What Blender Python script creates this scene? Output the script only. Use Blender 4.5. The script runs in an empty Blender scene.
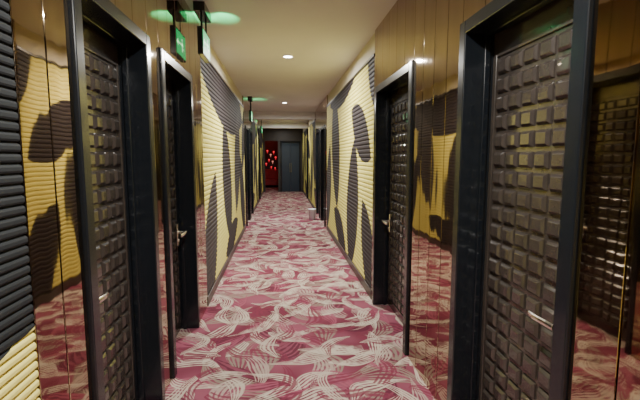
import bpy, bmesh, math, random
from mathutils import Vector, Matrix
random.seed(3)
C = bpy.context.scene.collection
XL, XR = 0.75, 0.94      # distance of finished wall faces from camera axis
CEIL = 2.75
YEND = 17.5
YBACK = -2.0

# ---------------------------------------------------------------- materials
def newmat(name):
    m = bpy.data.materials.new(name); m.use_nodes = True
    nt = m.node_tree
    return m, nt, nt.nodes["Principled BSDF"]
def simple(name, col, rough=0.5, metal=0.0, emit=None, es=0, noise=0.0, nscale=8, bump=0.0, coat=0):
    m, nt, b = newmat(name)
    b.inputs["Base Color"].default_value = (*col, 1)
    b.inputs["Roughness"].default_value = rough
    b.inputs["Metallic"].default_value = metal
    b.inputs["Coat Weight"].default_value = coat
    if emit:
        b.inputs["Emission Color"].default_value = (*emit, 1)
        b.inputs["Emission Strength"].default_value = es
    if noise > 0 or bump > 0:
        tc = nt.nodes.new("ShaderNodeTexCoord")
        n = nt.nodes.new("ShaderNodeTexNoise"); n.inputs["Scale"].default_value = nscale
        n.inputs["Detail"].default_value = 4
        nt.links.new(tc.outputs["Object"], n.inputs["Vector"])
        if noise > 0:
            mx = nt.nodes.new("ShaderNodeMix"); mx.data_type = 'RGBA'
            mx.inputs[6].default_value = (*[c*(1-noise) for c in col], 1)
            mx.inputs[7].default_value = (*[min(1, c*(1+noise)) for c in col], 1)
            nt.links.new(n.outputs["Fac"], mx.inputs[0]); nt.links.new(mx.outputs[2], b.inputs["Base Color"])
        if bump > 0:
            bp = nt.nodes.new("ShaderNodeBump"); bp.inputs["Strength"].default_value = bump
            bp.inputs["Distance"].default_value = 0.02
            nt.links.new(n.outputs["Fac"], bp.inputs["Height"]); nt.links.new(bp.outputs[0], b.inputs["Normal"])
    return m

def M(nt, op, a, b=None, c=None):
    n = nt.nodes.new("ShaderNodeMath"); n.operation = op
    for i, v in enumerate((a, b, c)):
        if v is None: continue
        if isinstance(v, (int, float)): n.inputs[i].default_value = v
        else: nt.links.new(v, n.inputs[i])
    return n.outputs[0]
def VM(nt, op, a, b=None, out=0):
    n = nt.nodes.new("ShaderNodeVectorMath"); n.operation = op
    for i, v in enumerate((a, b)):
        if v is None: continue
        if isinstance(v, tuple): n.inputs[i].default_value = v
        else: nt.links.new(v, n.inputs[i])
    return n.outputs[out]
def MIX(nt, f, a, b):
    n = nt.nodes.new("ShaderNodeMix"); n.data_type = 'RGBA'
    for i, v in ((0, f), (6, a), (7, b)):
        if isinstance(v, (int, float)): n.inputs[i].default_value = v
        elif isinstance(v, tuple): n.inputs[i].default_value = (*v, 1)
        else: nt.links.new(v, n.inputs[i])
    return n.outputs[2]
def STEP(nt, v, lo, hi):
    n = nt.nodes.new("ShaderNodeMapRange"); n.interpolation_type = 'SMOOTHSTEP'
    nt.links.new(v, n.inputs[0]); n.inputs[1].default_value = lo; n.inputs[2].default_value = hi
    return n.outputs[0]

YEL = (0.66, 0.59, 0.15); DRK = (0.036, 0.029, 0.032); GRY = (0.060, 0.050, 0.052)
def petal_mat(name, petals, start, period):
    m, nt, b = newmat(name)
    tc = nt.nodes.new("ShaderNodeTexCoord")
    sep = nt.nodes.new("ShaderNodeSeparateXYZ"); nt.links.new(tc.outputs["Object"], sep.inputs[0])
    yy = sep.outputs[1]
    if period:
        yy = M(nt, 'FLOORED_MODULO', M(nt, 'SUBTRACT', yy, start), period)
        yy = M(nt, 'ADD', yy, start)
    cb = nt.nodes.new("ShaderNodeCombineXYZ"); nt.links.new(yy, cb.inputs[1]); nt.links.new(sep.outputs[2], cb.inputs[2])
    P = cb.outputs[0]
    n = nt.nodes.new("ShaderNodeTexNoise"); n.inputs["Scale"].default_value = 3
    nt.links.new(tc.outputs["Object"], n.inputs["Vector"])
    col = MIX(nt, n.outputs["Fac"], YEL, (0.74, 0.68, 0.24))
    for (cy, cz, L, W, ang, pc) in petals:
        a = math.radians(ang); r = (L*L+W*W)/(2*W); d = r-W
        q = VM(nt, 'SUBTRACT', P, (0, cy, cz))
        u = VM(nt, 'DOT_PRODUCT', q, (0, math.cos(a), math.sin(a)), 1)
        v = VM(nt, 'DOT_PRODUCT', q, (0, -math.sin(a), math.cos(a)), 1)
        v = M(nt, 'ADD', M(nt, 'ABSOLUTE', v), d)
        c2 = nt.nodes.new("ShaderNodeCombineXYZ"); nt.links.new(u, c2.inputs[0]); nt.links.new(v, c2.inputs[1])
        ln = VM(nt, 'LENGTH', c2.outputs[0], None, 1)
        col = MIX(nt, M(nt, 'LESS_THAN', ln, r), col, pc)
    nt.links.new(col, b.inputs["Base Color"])
    b.inputs["Roughness"].default_value = 0.6
    b.inputs["Specular IOR Level"].default_value = 0.12
    return m

mat_rib_L = petal_mat("ribbed_leaf_left", [
    (5.6, 2.55, 2.6, 0.66, -8, DRK), (5.75, 1.15, 0.92, 0.44, 105, DRK), (4.30, 0.50, 0.95, 0.38, 62, GRY),
    (7.1, 1.45, 0.95, 0.42, 70, GRY), (7.9, 0.75, 0.9, 0.38, 115, DRK), (8.3, 1.9, 0.8, 0.30, 60, DRK),
    (6.2, 0.30, 0.8, 0.20, 10, DRK)], 4.0, 4.6)
mat_rib_R = petal_mat("ribbed_leaf_right", [
    (4.75, 1.80, 0.68, 0.28, 28, DRK), (5.25, 0.85, 0.92, 0.42, 100, DRK), (6.9, 1.65, 1.05, 0.48, 78, DRK),
    (4.25, 0.45, 0.65, 0.30, 60, DRK), (7.9, 0.9, 0.9, 0.38, 105, GRY), (6.2, 2.55, 1.5, 0.26, -4, DRK),
    (4.1, 2.35, 0.5, 0.2, 60, DRK), (6.4, 0.35, 0.7, 0.25, 20, DRK)], 4.0, 4.4)
mat_rib_N = petal_mat("ribbed_leaf_near", [(0.7, 2.15, 2.2, 1.22, 0, (0.02, 0.022, 0.024))], 0, 0)

mat_black = simple("black_lacquer", (0.007, 0.009, 0.012), 0.22, noise=0.3, nscale=30, coat=0.1)
mat_leaf = simple("dark_brown_wood", (0.042, 0.034, 0.029), 0.21, noise=0.4, nscale=14, bump=0.04, coat=0.4)
mat_chrome = simple("brushed_steel", (0.80, 0.77, 0.70), 0.25, 1.0)
mat_wall = simple("painted_beige_plaster", (0.62, 0.57, 0.46), 0.8, noise=0.06, nscale=5)
mat_ceil = simple("painted_ceiling", (0.68, 0.68, 0.67), 0.7, noise=0.05, nscale=3)
mat_trim = simple("dark_trim", (0.03, 0.022, 0.018), 0.35, noise=0.2, nscale=20)
mat_white = simple("white_plastic", (0.8, 0.8, 0.78), 0.4)
mat_lamp = simple("lamp_glow", (1, 1, 1), 0.5, emit=(1, 0.97, 0.92), es=40)
mat_green = simple("green_sign_glow", (0.02, 0.3, 0.10), 0.4, emit=(0.01, 0.8, 0.25), es=0.9)
mat_greenw = simple("sign_symbol_glow", (0.8, 1, 0.85), 0.4, emit=(0.5, 1.0, 0.6), es=1.6)
mat_red = simple("red_lantern_glow", (0.6, 0.02, 0.02), 0.4, emit=(1.0, 0.03, 0.05), es=1.1)
mat_pink = simple("pink_lantern_glow", (0.6, 0.2, 0.2), 0.4, emit=(1.0, 0.35, 0.25), es=0.8)
mat_blue = simple("blue_black_door", (0.020, 0.036, 0.060), 0.35, noise=0.2, nscale=10)
mat_bin = simple("white_bin_plastic", (0.72, 0.76, 0.80), 0.4)
mat_redsofa = simple("red_upholstery", (0.35, 0.02, 0.03), 0.6, noise=0.2, nscale=12)

def mirror_mat():
    m, nt, b = newmat("bronze_mirror")
    b.inputs["Metallic"].default_value = 1; b.inputs["Roughness"].default_value = 0.035
    tc = nt.nodes.new("ShaderNodeTexCoord")
    mp = nt.nodes.new("ShaderNodeMapping"); mp.inputs["Scale"].default_value = (1, 6, 0.8)
    nt.links.new(tc.outputs["Object"], mp.inputs[0])
    n = nt.nodes.new("ShaderNodeTexNoise"); n.inputs["Scale"].default_value = 1.5; n.inputs["Detail"].default_value = 1
    nt.links.new(mp.outputs[0], n.inputs["Vector"])
    bp = nt.nodes.new("ShaderNodeBump"); bp.inputs["Strength"].default_value = 0.10; bp.inputs["Distance"].default_value = 0.008
    nt.links.new(n.outputs["Fac"], bp.inputs["Height"]); nt.links.new(bp.outputs[0], b.inputs["Normal"])
    nt.links.new(MIX(nt, n.outputs["Fac"], (0.34, 0.26, 0.18), (0.52, 0.41, 0.30)), b.inputs["Base Color"])
    return m
mat_mirror = mirror_mat()

def carpet_mat():
    m, nt, b = newmat("swirl_carpet")
    tc = nt.nodes.new("ShaderNodeTexCoord")
    big = VM(nt, 'MULTIPLY', tc.outputs["Object"], (1.12, 1.12, 0))
    n0 = nt.nodes.new("ShaderNodeTexNoise"); n0.inputs["Scale"].default_value = 2.0; n0.inputs["Detail"].default_value = 1
    nt.links.new(big, n0.inputs["Vector"])
    dis = nt.nodes.new("ShaderNodeVectorMath"); dis.operation = 'SCALE'
    nt.links.new(VM(nt, 'SUBTRACT', n0.outputs["Color"], (0.5, 0.5, 0.5)), dis.inputs[0]); dis.inputs[3].default_value = 0.24
    P = VM(nt, 'MULTIPLY', VM(nt, 'ADD', big, dis.outputs[0]), (1, 1, 0))
    base = MIX(nt, STEP(nt, n0.outputs["Fac"], 0.35, 0.65), (0.165, 0.034, 0.060), (0.27, 0.082, 0.122))
    gn = nt.nodes.new("ShaderNodeTexNoise"); gn.inputs["Scale"].default_value = 12; gn.inputs["Detail"].default_value = 4
    nt.links.new(P, gn.inputs["Vector"])
    col = base
    CR = (0.56, 0.49, 0.41); OL = (0.27, 0.22, 0.18)
    for k, (sc, off, c1, R, w, fr, op) in enumerate([
        (1.7, (3.1, 7.7, 0), (0.10, 0.020, 0.038), 0.45, 0.15, 90, 0.8),
        (1.9, (11.3, 2.2, 0), OL, 0.42, 0.13, 110, 0.85),
        (2.0, (5.3, 15.2, 0), (0.44, 0.34, 0.30), 0.36, 0.10, 150, 0.85),
        (1.8, (41.3, 19.2, 0), (0.33, 0.09, 0.14), 0.45, 0.10, 110, 0.85),
        (2.1, (61.7, 3.9, 0), CR, 0.50, 0.08, 160, 0.9),
        (2.3, (25.3, 8.2, 0), CR, 0.38, 0.06, 190, 0.9),
        (2.4, (33.9, 28.6, 0), (0.19, 0.035, 0.065), 0.34, 0.08, 110, 0.85),
        (2.2, (75.9, 12.6, 0), (0.52, 0.44, 0.37), 0.44, 0.055, 190, 0.9)]):
        Q = VM(nt, 'ADD', P, off)
        vo = nt.nodes.new("ShaderNodeTexVoronoi"); vo.inputs["Scale"].default_value = sc; vo.voronoi_dimensions = '2D'
        nt.links.new(Q, vo.inputs["Vector"])
        loc = VM(nt, 'SUBTRACT', Q, vo.outputs["Position"])
        sc3 = nt.nodes.new("ShaderNodeSeparateColor"); nt.links.new(vo.outputs["Color"], sc3.inputs[0])
        rot = nt.nodes.new("ShaderNodeVectorRotate"); rot.rotation_type = 'Z_AXIS'
        nt.links.new(loc, rot.inputs["Vector"]); nt.links.new(M(nt, 'MULTIPLY', sc3.outputs[0], 6.283), rot.inputs["Angle"])
        q = VM(nt, 'MULTIPLY', rot.outputs[0], (1, 1, 0))
        rho = VM(nt, 'LENGTH', VM(nt, 'ADD', q, (0, R, 0)), None, 1)
        sx = nt.nodes.new("ShaderNodeSeparateXYZ"); nt.links.new(q, sx.inputs[0])
        band = M(nt, 'SUBTRACT', rho, R)
        wid = M(nt, 'MULTIPLY', M(nt, 'SUBTRACT', 1.0, STEP(nt, M(nt, 'ABSOLUTE', sx.outputs[0]), 0.0, 0.36)), w)
        wid = M(nt, 'MAXIMUM', wid, 0.001)
        rel = M(nt, 'DIVIDE', band, wid)       # -1..1 across the crescent: strands converge at the tips
        inside = STEP(nt, M(nt, 'SUBTRACT', 1.0, M(nt, 'ABSOLUTE', rel)), 0.0, 0.12)
        inside = M(nt, 'MULTIPLY', inside, STEP(nt, wid, 0.002, 0.006))
        st = M(nt, 'SINE', M(nt, 'ADD', M(nt, 'MULTIPLY', rel, fr*w*1.2), M(nt, 'MULTIPLY', sc3.outputs[1], 6.0)))
        st = M(nt, 'ADD', st, M(nt, 'MULTIPLY', M(nt, 'SUBTRACT', gn.outputs["Fac"], 0.45), 4.5))
        st = M(nt, 'ADD', st, M(nt, 'MULTIPLY', rel, 0.8))
        st = STEP(nt, st, -0.6, 0.6)
        col = MIX(nt, M(nt, 'MULTIPLY', M(nt, 'MULTIPLY', inside, st), op), col, c1)
    nt.links.new(col, b.inputs["Base Color"]); b.inputs["Roughness"].default_value = 0.95
    b.inputs["Specular IOR Level"].default_value = 0.1
    pn = nt.nodes.new("ShaderNodeTexNoise"); pn.inputs["Scale"].default_value = 250
    nt.links.new(tc.outputs["Object"], pn.inputs["Vector"])
    bp = nt.nodes.new("ShaderNodeBump"); bp.inputs["Strength"].default_value = 0.3; bp.inputs["Distance"].default_value = 0.004
    nt.links.new(pn.outputs["Fac"], bp.inputs["Height"]); nt.links.new(bp.outputs[0], b.inputs["Normal"])
    return m
mat_carpet = carpet_mat()

# ---------------------------------------------------------------- mesh helpers
def box(bm, x0, x1, y0, y1, z0, z1, mi=0):
    vs = [bm.verts.new(p) for p in ((x0,y0,z0),(x1,y0,z0),(x1,y1,z0),(x0,y1,z0),(x0,y0,z1),(x1,y0,z1),(x1,y1,z1),(x0,y1,z1))]
    for f in ((0,3,2,1),(4,5,6,7),(0,1,5,4),(1,2,6,5),(2,3,7,6),(3,0,4,7)):
        fc = bm.faces.new([vs[i] for i in f]); fc.material_index = mi
def finish(bm, name, mats, parent=None, origin=None, bevel=0, smooth=False):
    bmesh.ops.recalc_face_normals(bm, faces=bm.faces)
    if origin is not None:
        bmesh.ops.translate(bm, verts=bm.verts, vec=-Vector(origin))
    me = bpy.data.meshes.new(name); bm.to_mesh(me); bm.free()
    for m in (mats if isinstance(mats, (list, tuple)) else [mats]): me.materials.append(m)
    if smooth:
        for p in me.polygons: p.use_smooth = True
    ob = bpy.data.objects.new(name, me); C.objects.link(ob)
    if parent is not None: ob.parent = parent
    elif origin is not None: ob.location = origin
    if bevel:
        md = ob.modifiers.new("bevel", 'BEVEL'); md.width = bevel; md.segments = 2; md.limit_method = 'ANGLE'
    return ob
def cyl(bm, p0, p1, r, seg=20, r2=None, mi=0):
    p0, p1 = Vector(p0), Vector(p1); d = p1-p0
    rot = Vector((0,0,1)).rotation_difference(d.normalized()).to_matrix().to_4x4()
    res = bmesh.ops.create_cone(bm, cap_ends=True, segments=seg, radius1=r, radius2=r if r2 is None else r2,
        depth=d.length, matrix=Matrix.Translation((p0+p1)/2) @ rot)
    for v in res['verts']:
        for f in v.link_faces: f.material_index = mi
def empty(name, loc):
    e = bpy.data.objects.new(name, None); C.objects.link(e); e.location = loc; e.empty_display_size = 0.2
    return e

HT = 2.18   # outer door frame height
# ---------------------------------------------------------------- layout
L_segs = [("rib", -2.0, 1.25), ("mir", 1.25, 1.575), ("door", 1.575, 2.44, 'near'), ("mir", 2.44, 2.66),
          ("door", 2.66, 3.54, 'far'), ("mir", 3.54, 4.0), ("rib", 4.0, 8.45), ("mir", 8.45, 8.75), ("door", 8.75, 9.65, 'far'),
          ("mir", 9.65, 9.85), ("door", 9.85, 10.75, 'near'), ("rib", 10.75, 13.6), ("door", 13.6, 14.5, 'near'), ("rib", 14.5, YEND)]
R_segs = [("rib", -2.0, -0.3), ("mir", -0.3, 1.17), ("door", 1.17, 2.06, 'near'), ("mir", 2.06, 2.82), ("door", 2.82, 3.94, 'far'),
          ("mir", 3.94, 4.04), ("rib", 4.04, 8.2), ("mir", 8.2, 8.5), ("door", 8.5, 9.4, 'near'), ("mir", 9.4, 9.7),
          ("door", 9.7, 10.6, 'far'), ("mir", 10.6, 10.9), ("rib", 10.9, 13.6), ("door", 13.6, 14.5, 'far'), ("rib", 14.5, YEND)]

def build_side(s, X, segs, ribmat, nm):
    def bx(bm, d0, d1, y0, y1, z0, z1, mi=0):
        a, b = s*(X+d0), s*(X+d1); box(bm, min(a,b), max(a,b), y0, y1, z0, z1, mi)
    wall = bmesh.new()
    for sg in segs:
        if sg[0] == "door":
            bx(wall, 0.021, 0.22, sg[1], sg[2], HT, CEIL)
            bx(wall, 0.19, 0.22, sg[1], sg[2], 0, HT)
        else:
            bx(wall, 0.021, 0.22, sg[1], sg[2], 0, CEIL)
    finish(wall, "wall_"+nm, [mat_wall])
    for sg in segs:
        k, y0, y1 = sg[:3]
        if k == "rib":
            near = (y0 < 0 and s < 0)
            bm = bmesh.new(); pitch = 0.03 if near else 0.048; z = 0.10; top = 2.50
            n = int(round((top-z)/pitch)); pitch = (top-z)/n; dp = 0.010
            prof = [(0.020, z)]
            for i in range(n):
                zz = z+i*pitch
                prof += [(dp, zz+0.0005), (dp, zz+pitch*0.10), (dp*0.25, zz+pitch*0.2), (0.0, zz+pitch*0.38), (0.0, zz+pitch*0.72), (dp*0.25, zz+pitch*0.9), (dp, zz+pitch)]
            prof.append((0.020, top))
            a = [bm.verts.new((s*(X+d), y0+0.002, zz)) for d, zz in prof]
            b = [bm.verts.new((s*(X+d), y1-0.002, zz)) for d, zz in prof]
            for i in range(len(prof)-1): bm.faces.new((a[i], a[i+1], b[i+1], b[i]))
            bm.faces.new((a[-1], a[0], b[0], b[-1])); bm.faces.new(a); bm.faces.new(list(reversed(b)))
            finish(bm, "ribbed_wall_panel", [mat_rib_N if near else ribmat])
            bm = bmesh.new()
            bx(bm, -0.006, 0.021, y0+0.002, y1-0.002, 0.0, 0.098)
            finish(bm, "baseboard_"+nm, [mat_trim], bevel=0.004)
            bm = bmesh.new()
            bx(bm, -0.008, 0.021, y0+0.002, y1-0.002, 2.502, 2.53)
            finish(bm, "trim_1", [mat_trim], bevel=0.003)
        elif k == "mir":
            bm = bmesh.new(); n = max(1, round((y1-y0)/0.19)); w = (y1-y0)/n
            for i in range(n):
                bx(bm, 0.0, 0.02, y0+i*w+0.003, y0+(i+1)*w-0.003, 0.0, CEIL-0.002)
            finish(bm, "bronze_mirror_panel", [mat_mirror], bevel=0.002)
            bm = bmesh.new(); bx(bm, 0.0185, 0.0208, y0+0.001, y1-0.001, 0.0, CEIL-0.002)
            finish(bm, "trim_2", [mat_trim])
        else:
            bm = bmesh.new(); n = max(1, round((y1-y0)/0.22)); w = (y1-y0)/n
            for i in range(n):
                bx(bm, 0.0, 0.02, y0+i*w+0.003, y0+(i+1)*w-0.003, HT+0.003, CEIL-0.002)
            finish(bm, "bronze_mirror_panel", [mat_mirror], bevel=0.002)
            bm = bmesh.new(); bx(bm, 0.0185, 0.0208, y0+0.001, y1-0.001, HT+0.001, CEIL-0.002)
            finish(bm, "trim_2", [mat_trim])
            door(s, X, y0, y1, sg[3])

dcount = [0]
def door(s, X, y0, y1, hside):
    dcount[0] += 1
    org = Vector((s*(X+0.09), (y0+y1)/2, 0))
    E = empty("door_%d" % dcount[0], org)
    def bx(bm, d0, d1, a0, a1, z0, z1, mi=0):
        a, b = s*(X+d0), s*(X+d1); box(bm, min(a,b), max(a,b), a0, a1, z0, z1, mi)
    J = 0.065
    bm = bmesh.new()
    bx(bm, -0.018, 0.185, y0, y0+J, 0, HT)
    bx(bm, -0.018, 0.185, y1-J, y1, 0, HT)
    bx(bm, -0.018, 0.185, y0+J, y1-J, HT-J, HT)
    finish(bm, "frame", [mat_black], E, org, bevel=0.005)
    bm = bmesh.new()   # door stop bead
    bx(bm, 0.085, 0.115, y0+J, y0+J+0.014, 0, HT-J)
    bx(bm, 0.085, 0.115, y1-J-0.014, y1-J, 0, HT-J)
    bx(bm, 0.085, 0.115, y0+J+0.014, y1-J-0.014, HT-J-0.014, HT-J)
    finish(bm, "stop_bead", [mat_black], E, org, bevel=0.003)
    ly0, ly1, lz1 = y0+J+0.002, y1-J-0.002, HT-J-0.003
    bm = bmesh.new()
    bx(bm, 0.135, 0.18, ly0, ly1, 0.006, lz1)
    finish(bm, "leaf", [mat_leaf], E, org, bevel=0.003)
    mg = 0.055; ty0, ty1 = ly0+mg, ly1-mg; tz0, tz1 = 0.10, lz1-0.13
    nc = max(5, round((ty1-ty0)/0.112)); nr = 21
    w = (ty1-ty0)/nc; h = (tz1-tz0)/nr; g = 0.009
    bm = bmesh.new()
    for i in range(nc):
        for j in range(nr):
            a0, a1 = ty0+i*w+g, ty0+(i+1)*w-g; b0, b1 = tz0+j*h+g, tz0+(j+1)*h-g
            rings = []
            for ins, dp in ((0, 0.136), (0.001, 0.129), (0.012, 0.119), (0.014, 0.1187)):
                p = [(a0+ins,b0+ins),(a1-ins,b0+ins),(a1-ins,b1-ins),(a0+ins,b1-ins)]
                rings.append([bm.verts.new((s*(X+dp), q[0], q[1])) for q in p])
            for r0, r1 in zip(rings, rings[1:]):
                for q in range(4):
                    bm.faces.new((r0[q], r0[(q+1)%4], r1[(q+1)%4], r1[q]))
            bm.faces.new(rings[-1])
    finish(bm, "raised_tiles", [mat_leaf], E, org, bevel=0.002)
    bm = bmesh.new()
    bx(bm, 0.126, 0.136, ty0-0.022, ty0-0.008, tz0-0.022, tz1+0.022)
    bx(bm, 0.126, 0.136, ty1+0.008, ty1+0.022, tz0-0.022, tz1+0.022)
    bx(bm, 0.126, 0.136, ty0-0.008, ty1+0.008, tz1+0.008, tz1+0.022)
    bx(bm, 0.126, 0.136, ty0-0.008, ty1+0.008, tz0-0.022, tz0-0.008)
    finish(bm, "border_moulding", [mat_leaf], E, org, bevel=0.003)
    hy = ly0+0.09 if hside == 'near' else ly1-0.09
    dr = 1 if hside == 'near' else -1
    hz = 0.88
    bm = bmesh.new()
    bx(bm, 0.104, 0.118, hy-0.024, hy+0.024, hz-0.11, hz+0.07)
    finish(bm, "handle_plate", [mat_chrome], E, org, bevel=0.005)
    bm = bmesh.new()
    cyl(bm, (s*(X+0.105), hy, hz), (s*(X+0.045), hy, hz), 0.012)
    pts = [(0.045, -0.014, 0), (0.040, 0.02, 0.002), (0.040, 0.06, 0.0), (0.043, 0.10, -0.003), (0.052, 0.14, -0.006)]
    prev = None
    for d, yy, zz in pts:
        cx, cy, cz = s*(X+d), hy+dr*yy, hz+zz
        ring = [bm.verts.new((cx+s*0.008*math.cos(t), cy, cz+0.014*math.sin(t))) for t in [k*math.pi/5 for k in range(10)]]
        if prev:
            for q in range(10): bm.faces.new((prev[q], prev[(q+1)%10], ring[(q+1)%10], ring[q]))
        else: bm.faces.new(ring)
        prev = ring
    bm.faces.new(prev)
    cyl(bm, (s*(X+0.105), hy, hz-0.07), (s*(X+0.096), hy, hz-0.07), 0.011)
    finish(bm, "handle_lever", [mat_chrome], E, org, smooth=False, bevel=0.001)

build_side(-1, XL, L_segs, mat_rib_L, "left")
build_side(1, XR, R_segs, mat_rib_R, "right")

# ---------------------------------------------------------------- floor / ceiling / ends
bm = bmesh.new(); box(bm, -1.6, 1.8, YBACK-0.2, 21.2, -0.1, 0.0); finish(bm, "floor", [mat_carpet])
bm = bmesh.new(); box(bm, -1.6, 1.8, YBACK-0.2, 21.2, CEIL, CEIL+0.12); finish(bm, "ceiling", [mat_ceil])
bm = bmesh.new(); box(bm, -XL-0.22, XR+0.22, YBACK-0.2, YBACK, 0, CEIL); finish(bm, "wall_back", [mat_trim])
bm = bmesh.new()
box(bm, -XL-0.02, -0.68, YEND+.001, YEND+0.15, 0, CEIL); box(bm, -0.68, XR+0.02, YEND+.001, YEND+0.15, 2.2, CEIL)
box(bm, -0.12, -0.02, YEND+.001, YEND+0.15, 0, 2.2); box(bm, 0.86, XR+0.02, YEND+.001, YEND+0.15, 0, 2.2)
finish(bm, "wall_end", [simple("dark_end_wall", (0.035, 0.028, 0.026), 0.5)])
org = Vector((0.42, YEND+0.05, 0)); E = empty("door_%d" % (dcount[0]+1), org)
bm = bmesh.new()
box(bm, -0.02, 0.04, YEND-0.02, YEND+0.14, 0, 2.2); box(bm, 0.80, 0.86, YEND-0.02, YEND+0.14, 0, 2.2)
box(bm, 0.04, 0.80, YEND-0.02, YEND+0.14, 2.14, 2.2)
finish(bm, "frame", [mat_black], E, org, bevel=0.006)
bm = bmesh.new()
box(bm, 0.042, 0.418, YEND+0.03, YEND+0.075, 0.006, 2.137); box(bm, 0.422, 0.798, YEND+0.03, YEND+0.075, 0.006, 2.137)
for xa in (0.10, 0.48):
    for za, zb in ((0.15, 0.95), (1.1, 2.0)):
        box(bm, xa, xa+0.26, YEND+0.018, YEND+0.031, za, zb)
finish(bm, "leaf", [mat_blue], E, org, bevel=0.005)
bm = bmesh.new()
cyl(bm, (0.39, YEND-0.02, 0.85), (0.39, YEND-0.02, 1.25), 0.010); cyl(bm, (0.45, YEND-0.02, 0.85), (0.45, YEND-0.02, 1.25), 0.010)
for xa in (0.39, 0.45):
    for za in (0.88, 1.22): cyl(bm, (xa, YEND-0.02, za), (xa, YEND+0.03, za), 0.007)
finish(bm, "pull_handles", [mat_chrome], E, org)
# lounge beyond
bm = bmesh.new()
box(bm, -1.6, -1.5, YEND+0.151, 21, 0, CEIL); box(bm, 1.2, 1.3, YEND+0.151, 21, 0, CEIL); box(bm, -1.6, 1.3, 21, 21.1, 0, CEIL)
finish(bm, "wall_lounge", [simple("lounge_wall", (0.05, 0.018, 0.018), 0.5)])
E = empty("red_lantern_garland", (-0.55, 19.0, 2.3))
bm = bmesh.new(); cyl(bm, (-1.2, 19.0, 2.45), (0.05, 19.0, 2.45), 0.012, 10)
cyl(bm, (-1.15, 19.0, 2.45), (-1.15, 19.0, CEIL-.001), 0.006, 8); cyl(bm, (0.0, 19.0, 2.45), (0.0, 19.0, CEIL-.001), 0.006, 8)
lan = [(-0.62, 1.80, .05, 0), (-0.47, 1.62, .045, 1), (-0.33, 1.75, .05, 0), (-0.55, 1.38, .045, 0), (-0.38, 1.30, .045, 1), (-0.24, 1.50, .05, 0), (-0.68, 1.20, .045, 0), (-0.45, 1.05, .04, 0), (-0.27, 1.0, .04, 0)]
for x, z, r, k in lan: cyl(bm, (x, 19.0, 2.45), (x, 19.0, z+r), 0.003, 6)
finish(bm, "rail", [mat_trim], E, (-0.55, 19.0, 2.3))
for kk, mt in ((0, mat_red), (1, mat_pink)):
    bm = bmesh.new()
    for x, z, r, k in lan:
        if k != kk: continue
        res = bmesh.ops.create_uvsphere(bm, u_segments=14, v_segments=8, radius=r, matrix=Matrix.Translation((x, 19.0, z)) @ Matrix.Diagonal((1, 1, 0.85, 1)))
        cyl(bm, (x, 19.0, z-r*0.85), (x, 19.0, z-r*0.85-0.07), 0.006, 8, 0.014)
    finish(bm, "lanterns", [mt], E, (-0.55, 19.0, 2.3), smooth=True)
E = empty("sofa", (-0.6, 20.2, 0))
bm = bmesh.new()
box(bm, -1.3, 0.1, 19.9, 20.6, 0.12, 0.42); box(bm, -1.3, 0.1, 20.45, 20.65, 0.42, 0.9)
box(bm, -1.42, -1.3, 19.9, 20.65, 0.08, 0.62); box(bm, 0.1, 0.22, 19.9, 20.65, 0.08, 0.62)
for x in (-1.38, 0.16):
    for y in (19.95, 20.6): box(bm, x-.02, x+.02, y-.02, y+.02, 0, 0.1)
finish(bm, "body", [mat_redsofa], E, (-0.6, 20.2, 0), bevel=0.03)

for y in (11.2, 14.6):
    bm = bmesh.new(); box(bm, -XL-0.018, XR+0.018, y, y+0.25, 2.54, CEIL-0.001); finish(bm, "ceiling_beam", [mat_ceil], bevel=0.005)

# ---------------------------------------------------------------- downlights
def downlight(y, power, x=0.10):
    E = empty("recessed_downlight", (x, y, CEIL))
    bm = bmesh.new()
    n = 32; prof = [(0.068, -0.001), (0.070, -0.010), (0.058, -0.012), (0.052, -0.006), (0.050, -0.001)]
    rings = [[bm.verts.new((x+r*math.cos(2*math.pi*i/n), y+r*math.sin(2*math.pi*i/n), CEIL+z)) for i in range(n)] for r, z in prof]
    for a, b in zip(rings, rings[1:]):
        for i in range(n): bm.faces.new((a[i], a[(i+1)%n], b[(i+1)%n], b[i]))
    finish(bm, "trim_ring", [mat_white], E, (x, y, CEIL), smooth=True)
    bm = bmesh.new(); cyl(bm, (x, y, CEIL-0.001), (x, y, CEIL-0.006), 0.050, 32)
    finish(bm, "lens", [mat_lamp], E, (x, y, CEIL))
    ld = bpy.data.lights.new("bulb", 'AREA'); ld.shape = 'DISK'; ld.size = 0.09; ld.energy = power
    ld.color = (1, 0.97, 0.90); ld.spread = math.radians(175)
    lo = bpy.data.objects.new("bulb", ld); C.objects.link(lo); lo.parent = E; lo.location = (0, 0, -0.02)
for y, p in ((-1.2, 68), (1.0, 82), (5.15, 108), (9.4, 92), (13.6, 50), (16.4, 16)):
    downlight(y, p)
ld = bpy.data.lights.new("lounge_glow", 'POINT'); ld.energy = 12; ld.color = (1, 0.12, 0.08); ld.shadow_soft_size = 0.1
lo = bpy.data.objects.new("lounge_red_light", ld); C.objects.link(lo); lo.location = (-0.6, 19.6, 2.4)  # bare red point lamp in the lounge, no pendant fixture

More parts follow.
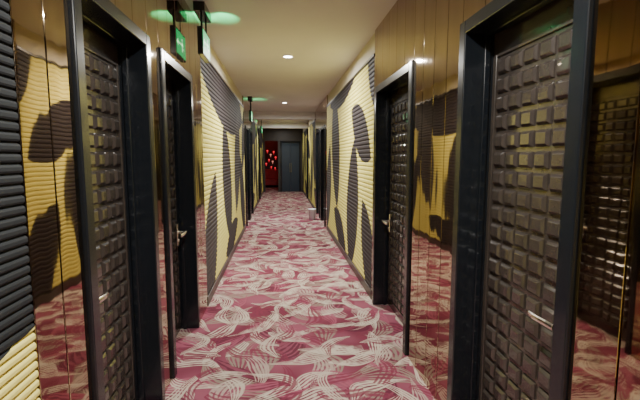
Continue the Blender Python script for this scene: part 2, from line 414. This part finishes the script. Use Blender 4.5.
# ---------------------------------------------------------------- exit signs
def exit_sign(x, y, z, glow):
    E = empty("exit_sign", (x, y, z)); o = (x, y, z)
    bm = bmesh.new(); box(bm, x-0.025, x+0.018, y-0.17, y+0.17, z-0.11, z+0.11); finish(bm, "housing", [mat_black], E, o, bevel=0.004)
    bm = bmesh.new(); box(bm, x-0.027, x-0.0251, y-0.155, y+0.155, z-0.095, z+0.095); box(bm, x+0.0181, x+0.020, y-0.155, y+0.155, z-0.095, z+0.095)
    finish(bm, "glow_face", [mat_green], E, o)
    bm = bmesh.new()
    for a, b in ((x-0.0285, x-0.0272), (x+0.0202, x+0.0215)):
        box(bm, a, b, y-0.12, y-0.02, z-0.008, z+0.008)
        vs = [(y-0.14, z), (y-0.10, z+0.03), (y-0.10, z-0.03)]
        f1 = [bm.verts.new((a, *p)) for p in vs]; f2 = [bm.verts.new((b, *p)) for p in vs]
        bm.faces.new(f1); bm.faces.new(f2)
        for i in range(3): bm.faces.new((f1[i], f1[(i+1)%3], f2[(i+1)%3], f2[i]))
        box(bm, a, b, y+0.03, y+0.05, z-0.05, z+0.03)
        box(bm, a, b, y+0.05, y+0.09, z-0.03, z-0.015); box(bm, a, b, y+0.0, y+0.08, z+0.0, z+0.014)
        box(bm, a, b, y+0.03, y+0.052, z+0.038, z+0.058)
    finish(bm, "symbol", [mat_greenw], E, o)
    bm = bmesh.new()
    for dy in (-0.1, 0.1): cyl(bm, (x, y+dy, z+0.11), (x, y+dy, CEIL-0.012), 0.008, 10)
    box(bm, x-0.05, x+0.04, y-0.17, y+0.14, CEIL-0.07, CEIL-0.001)
    finish(bm, "ceiling_hanger", [mat_black], E, o)
    for ddx in (-0.06, 0.14):
        ld = bpy.data.lights.new("green_led", 'SPOT'); ld.energy = glow; ld.color = (0.03, 1, 0.3); ld.shadow_soft_size = 0.01
        ld.spot_size = math.radians(75); ld.spot_blend = 0.5
        lo = bpy.data.objects.new("green_led", ld); C.objects.link(lo); lo.parent = E; lo.location = (ddx, 0.10, 0.12)
        lo.rotation_euler = (math.radians(180-25), 0, 0)
exit_sign(-0.64, 3.62, 2.45, 6)
exit_sign(-0.62, 8.7, 2.36, 4)
exit_sign(-0.60, 12.9, 2.36, 14)  # extra sign, added to throw green light on the far ceiling

# waste bin
bm = bmesh.new(); n = 28; bx_, by_ = 0.74, 9.55
prof = [(0.0, 0.0), (0.075, 0.0), (0.095, 0.25), (0.100, 0.25), (0.100, 0.262), (0.090, 0.262), (0.070, 0.01), (0.0, 0.01)]
rings = [[bm.verts.new((bx_+max(r, .001)*math.cos(2*math.pi*i/n), by_+max(r, .001)*math.sin(2*math.pi*i/n), z)) for i in range(n)] for r, z in prof]
for a, b in zip(rings, rings[1:]):
    for i in range(n): bm.faces.new((a[i], a[(i+1)%n], b[(i+1)%n], b[i]))
finish(bm, "waste_bin", [mat_bin], smooth=True)

# ---------------------------------------------------------------- camera / world
w = bpy.data.worlds.new("world"); bpy.context.scene.world = w; w.use_nodes = True
w.node_tree.nodes["Background"].inputs[0].default_value = (0.02, 0.02, 0.025, 1)
cam = bpy.data.cameras.new("camera"); co = bpy.data.objects.new("camera", cam); C.objects.link(co)
cam.sensor_width = 36; cam.lens = 22.5; cam.clip_start = 0.02
co.location = (0, 0, 1.5); co.rotation_euler = (math.radians(90-6.1), 0, math.radians(-5.57))
bpy.context.scene.camera = co
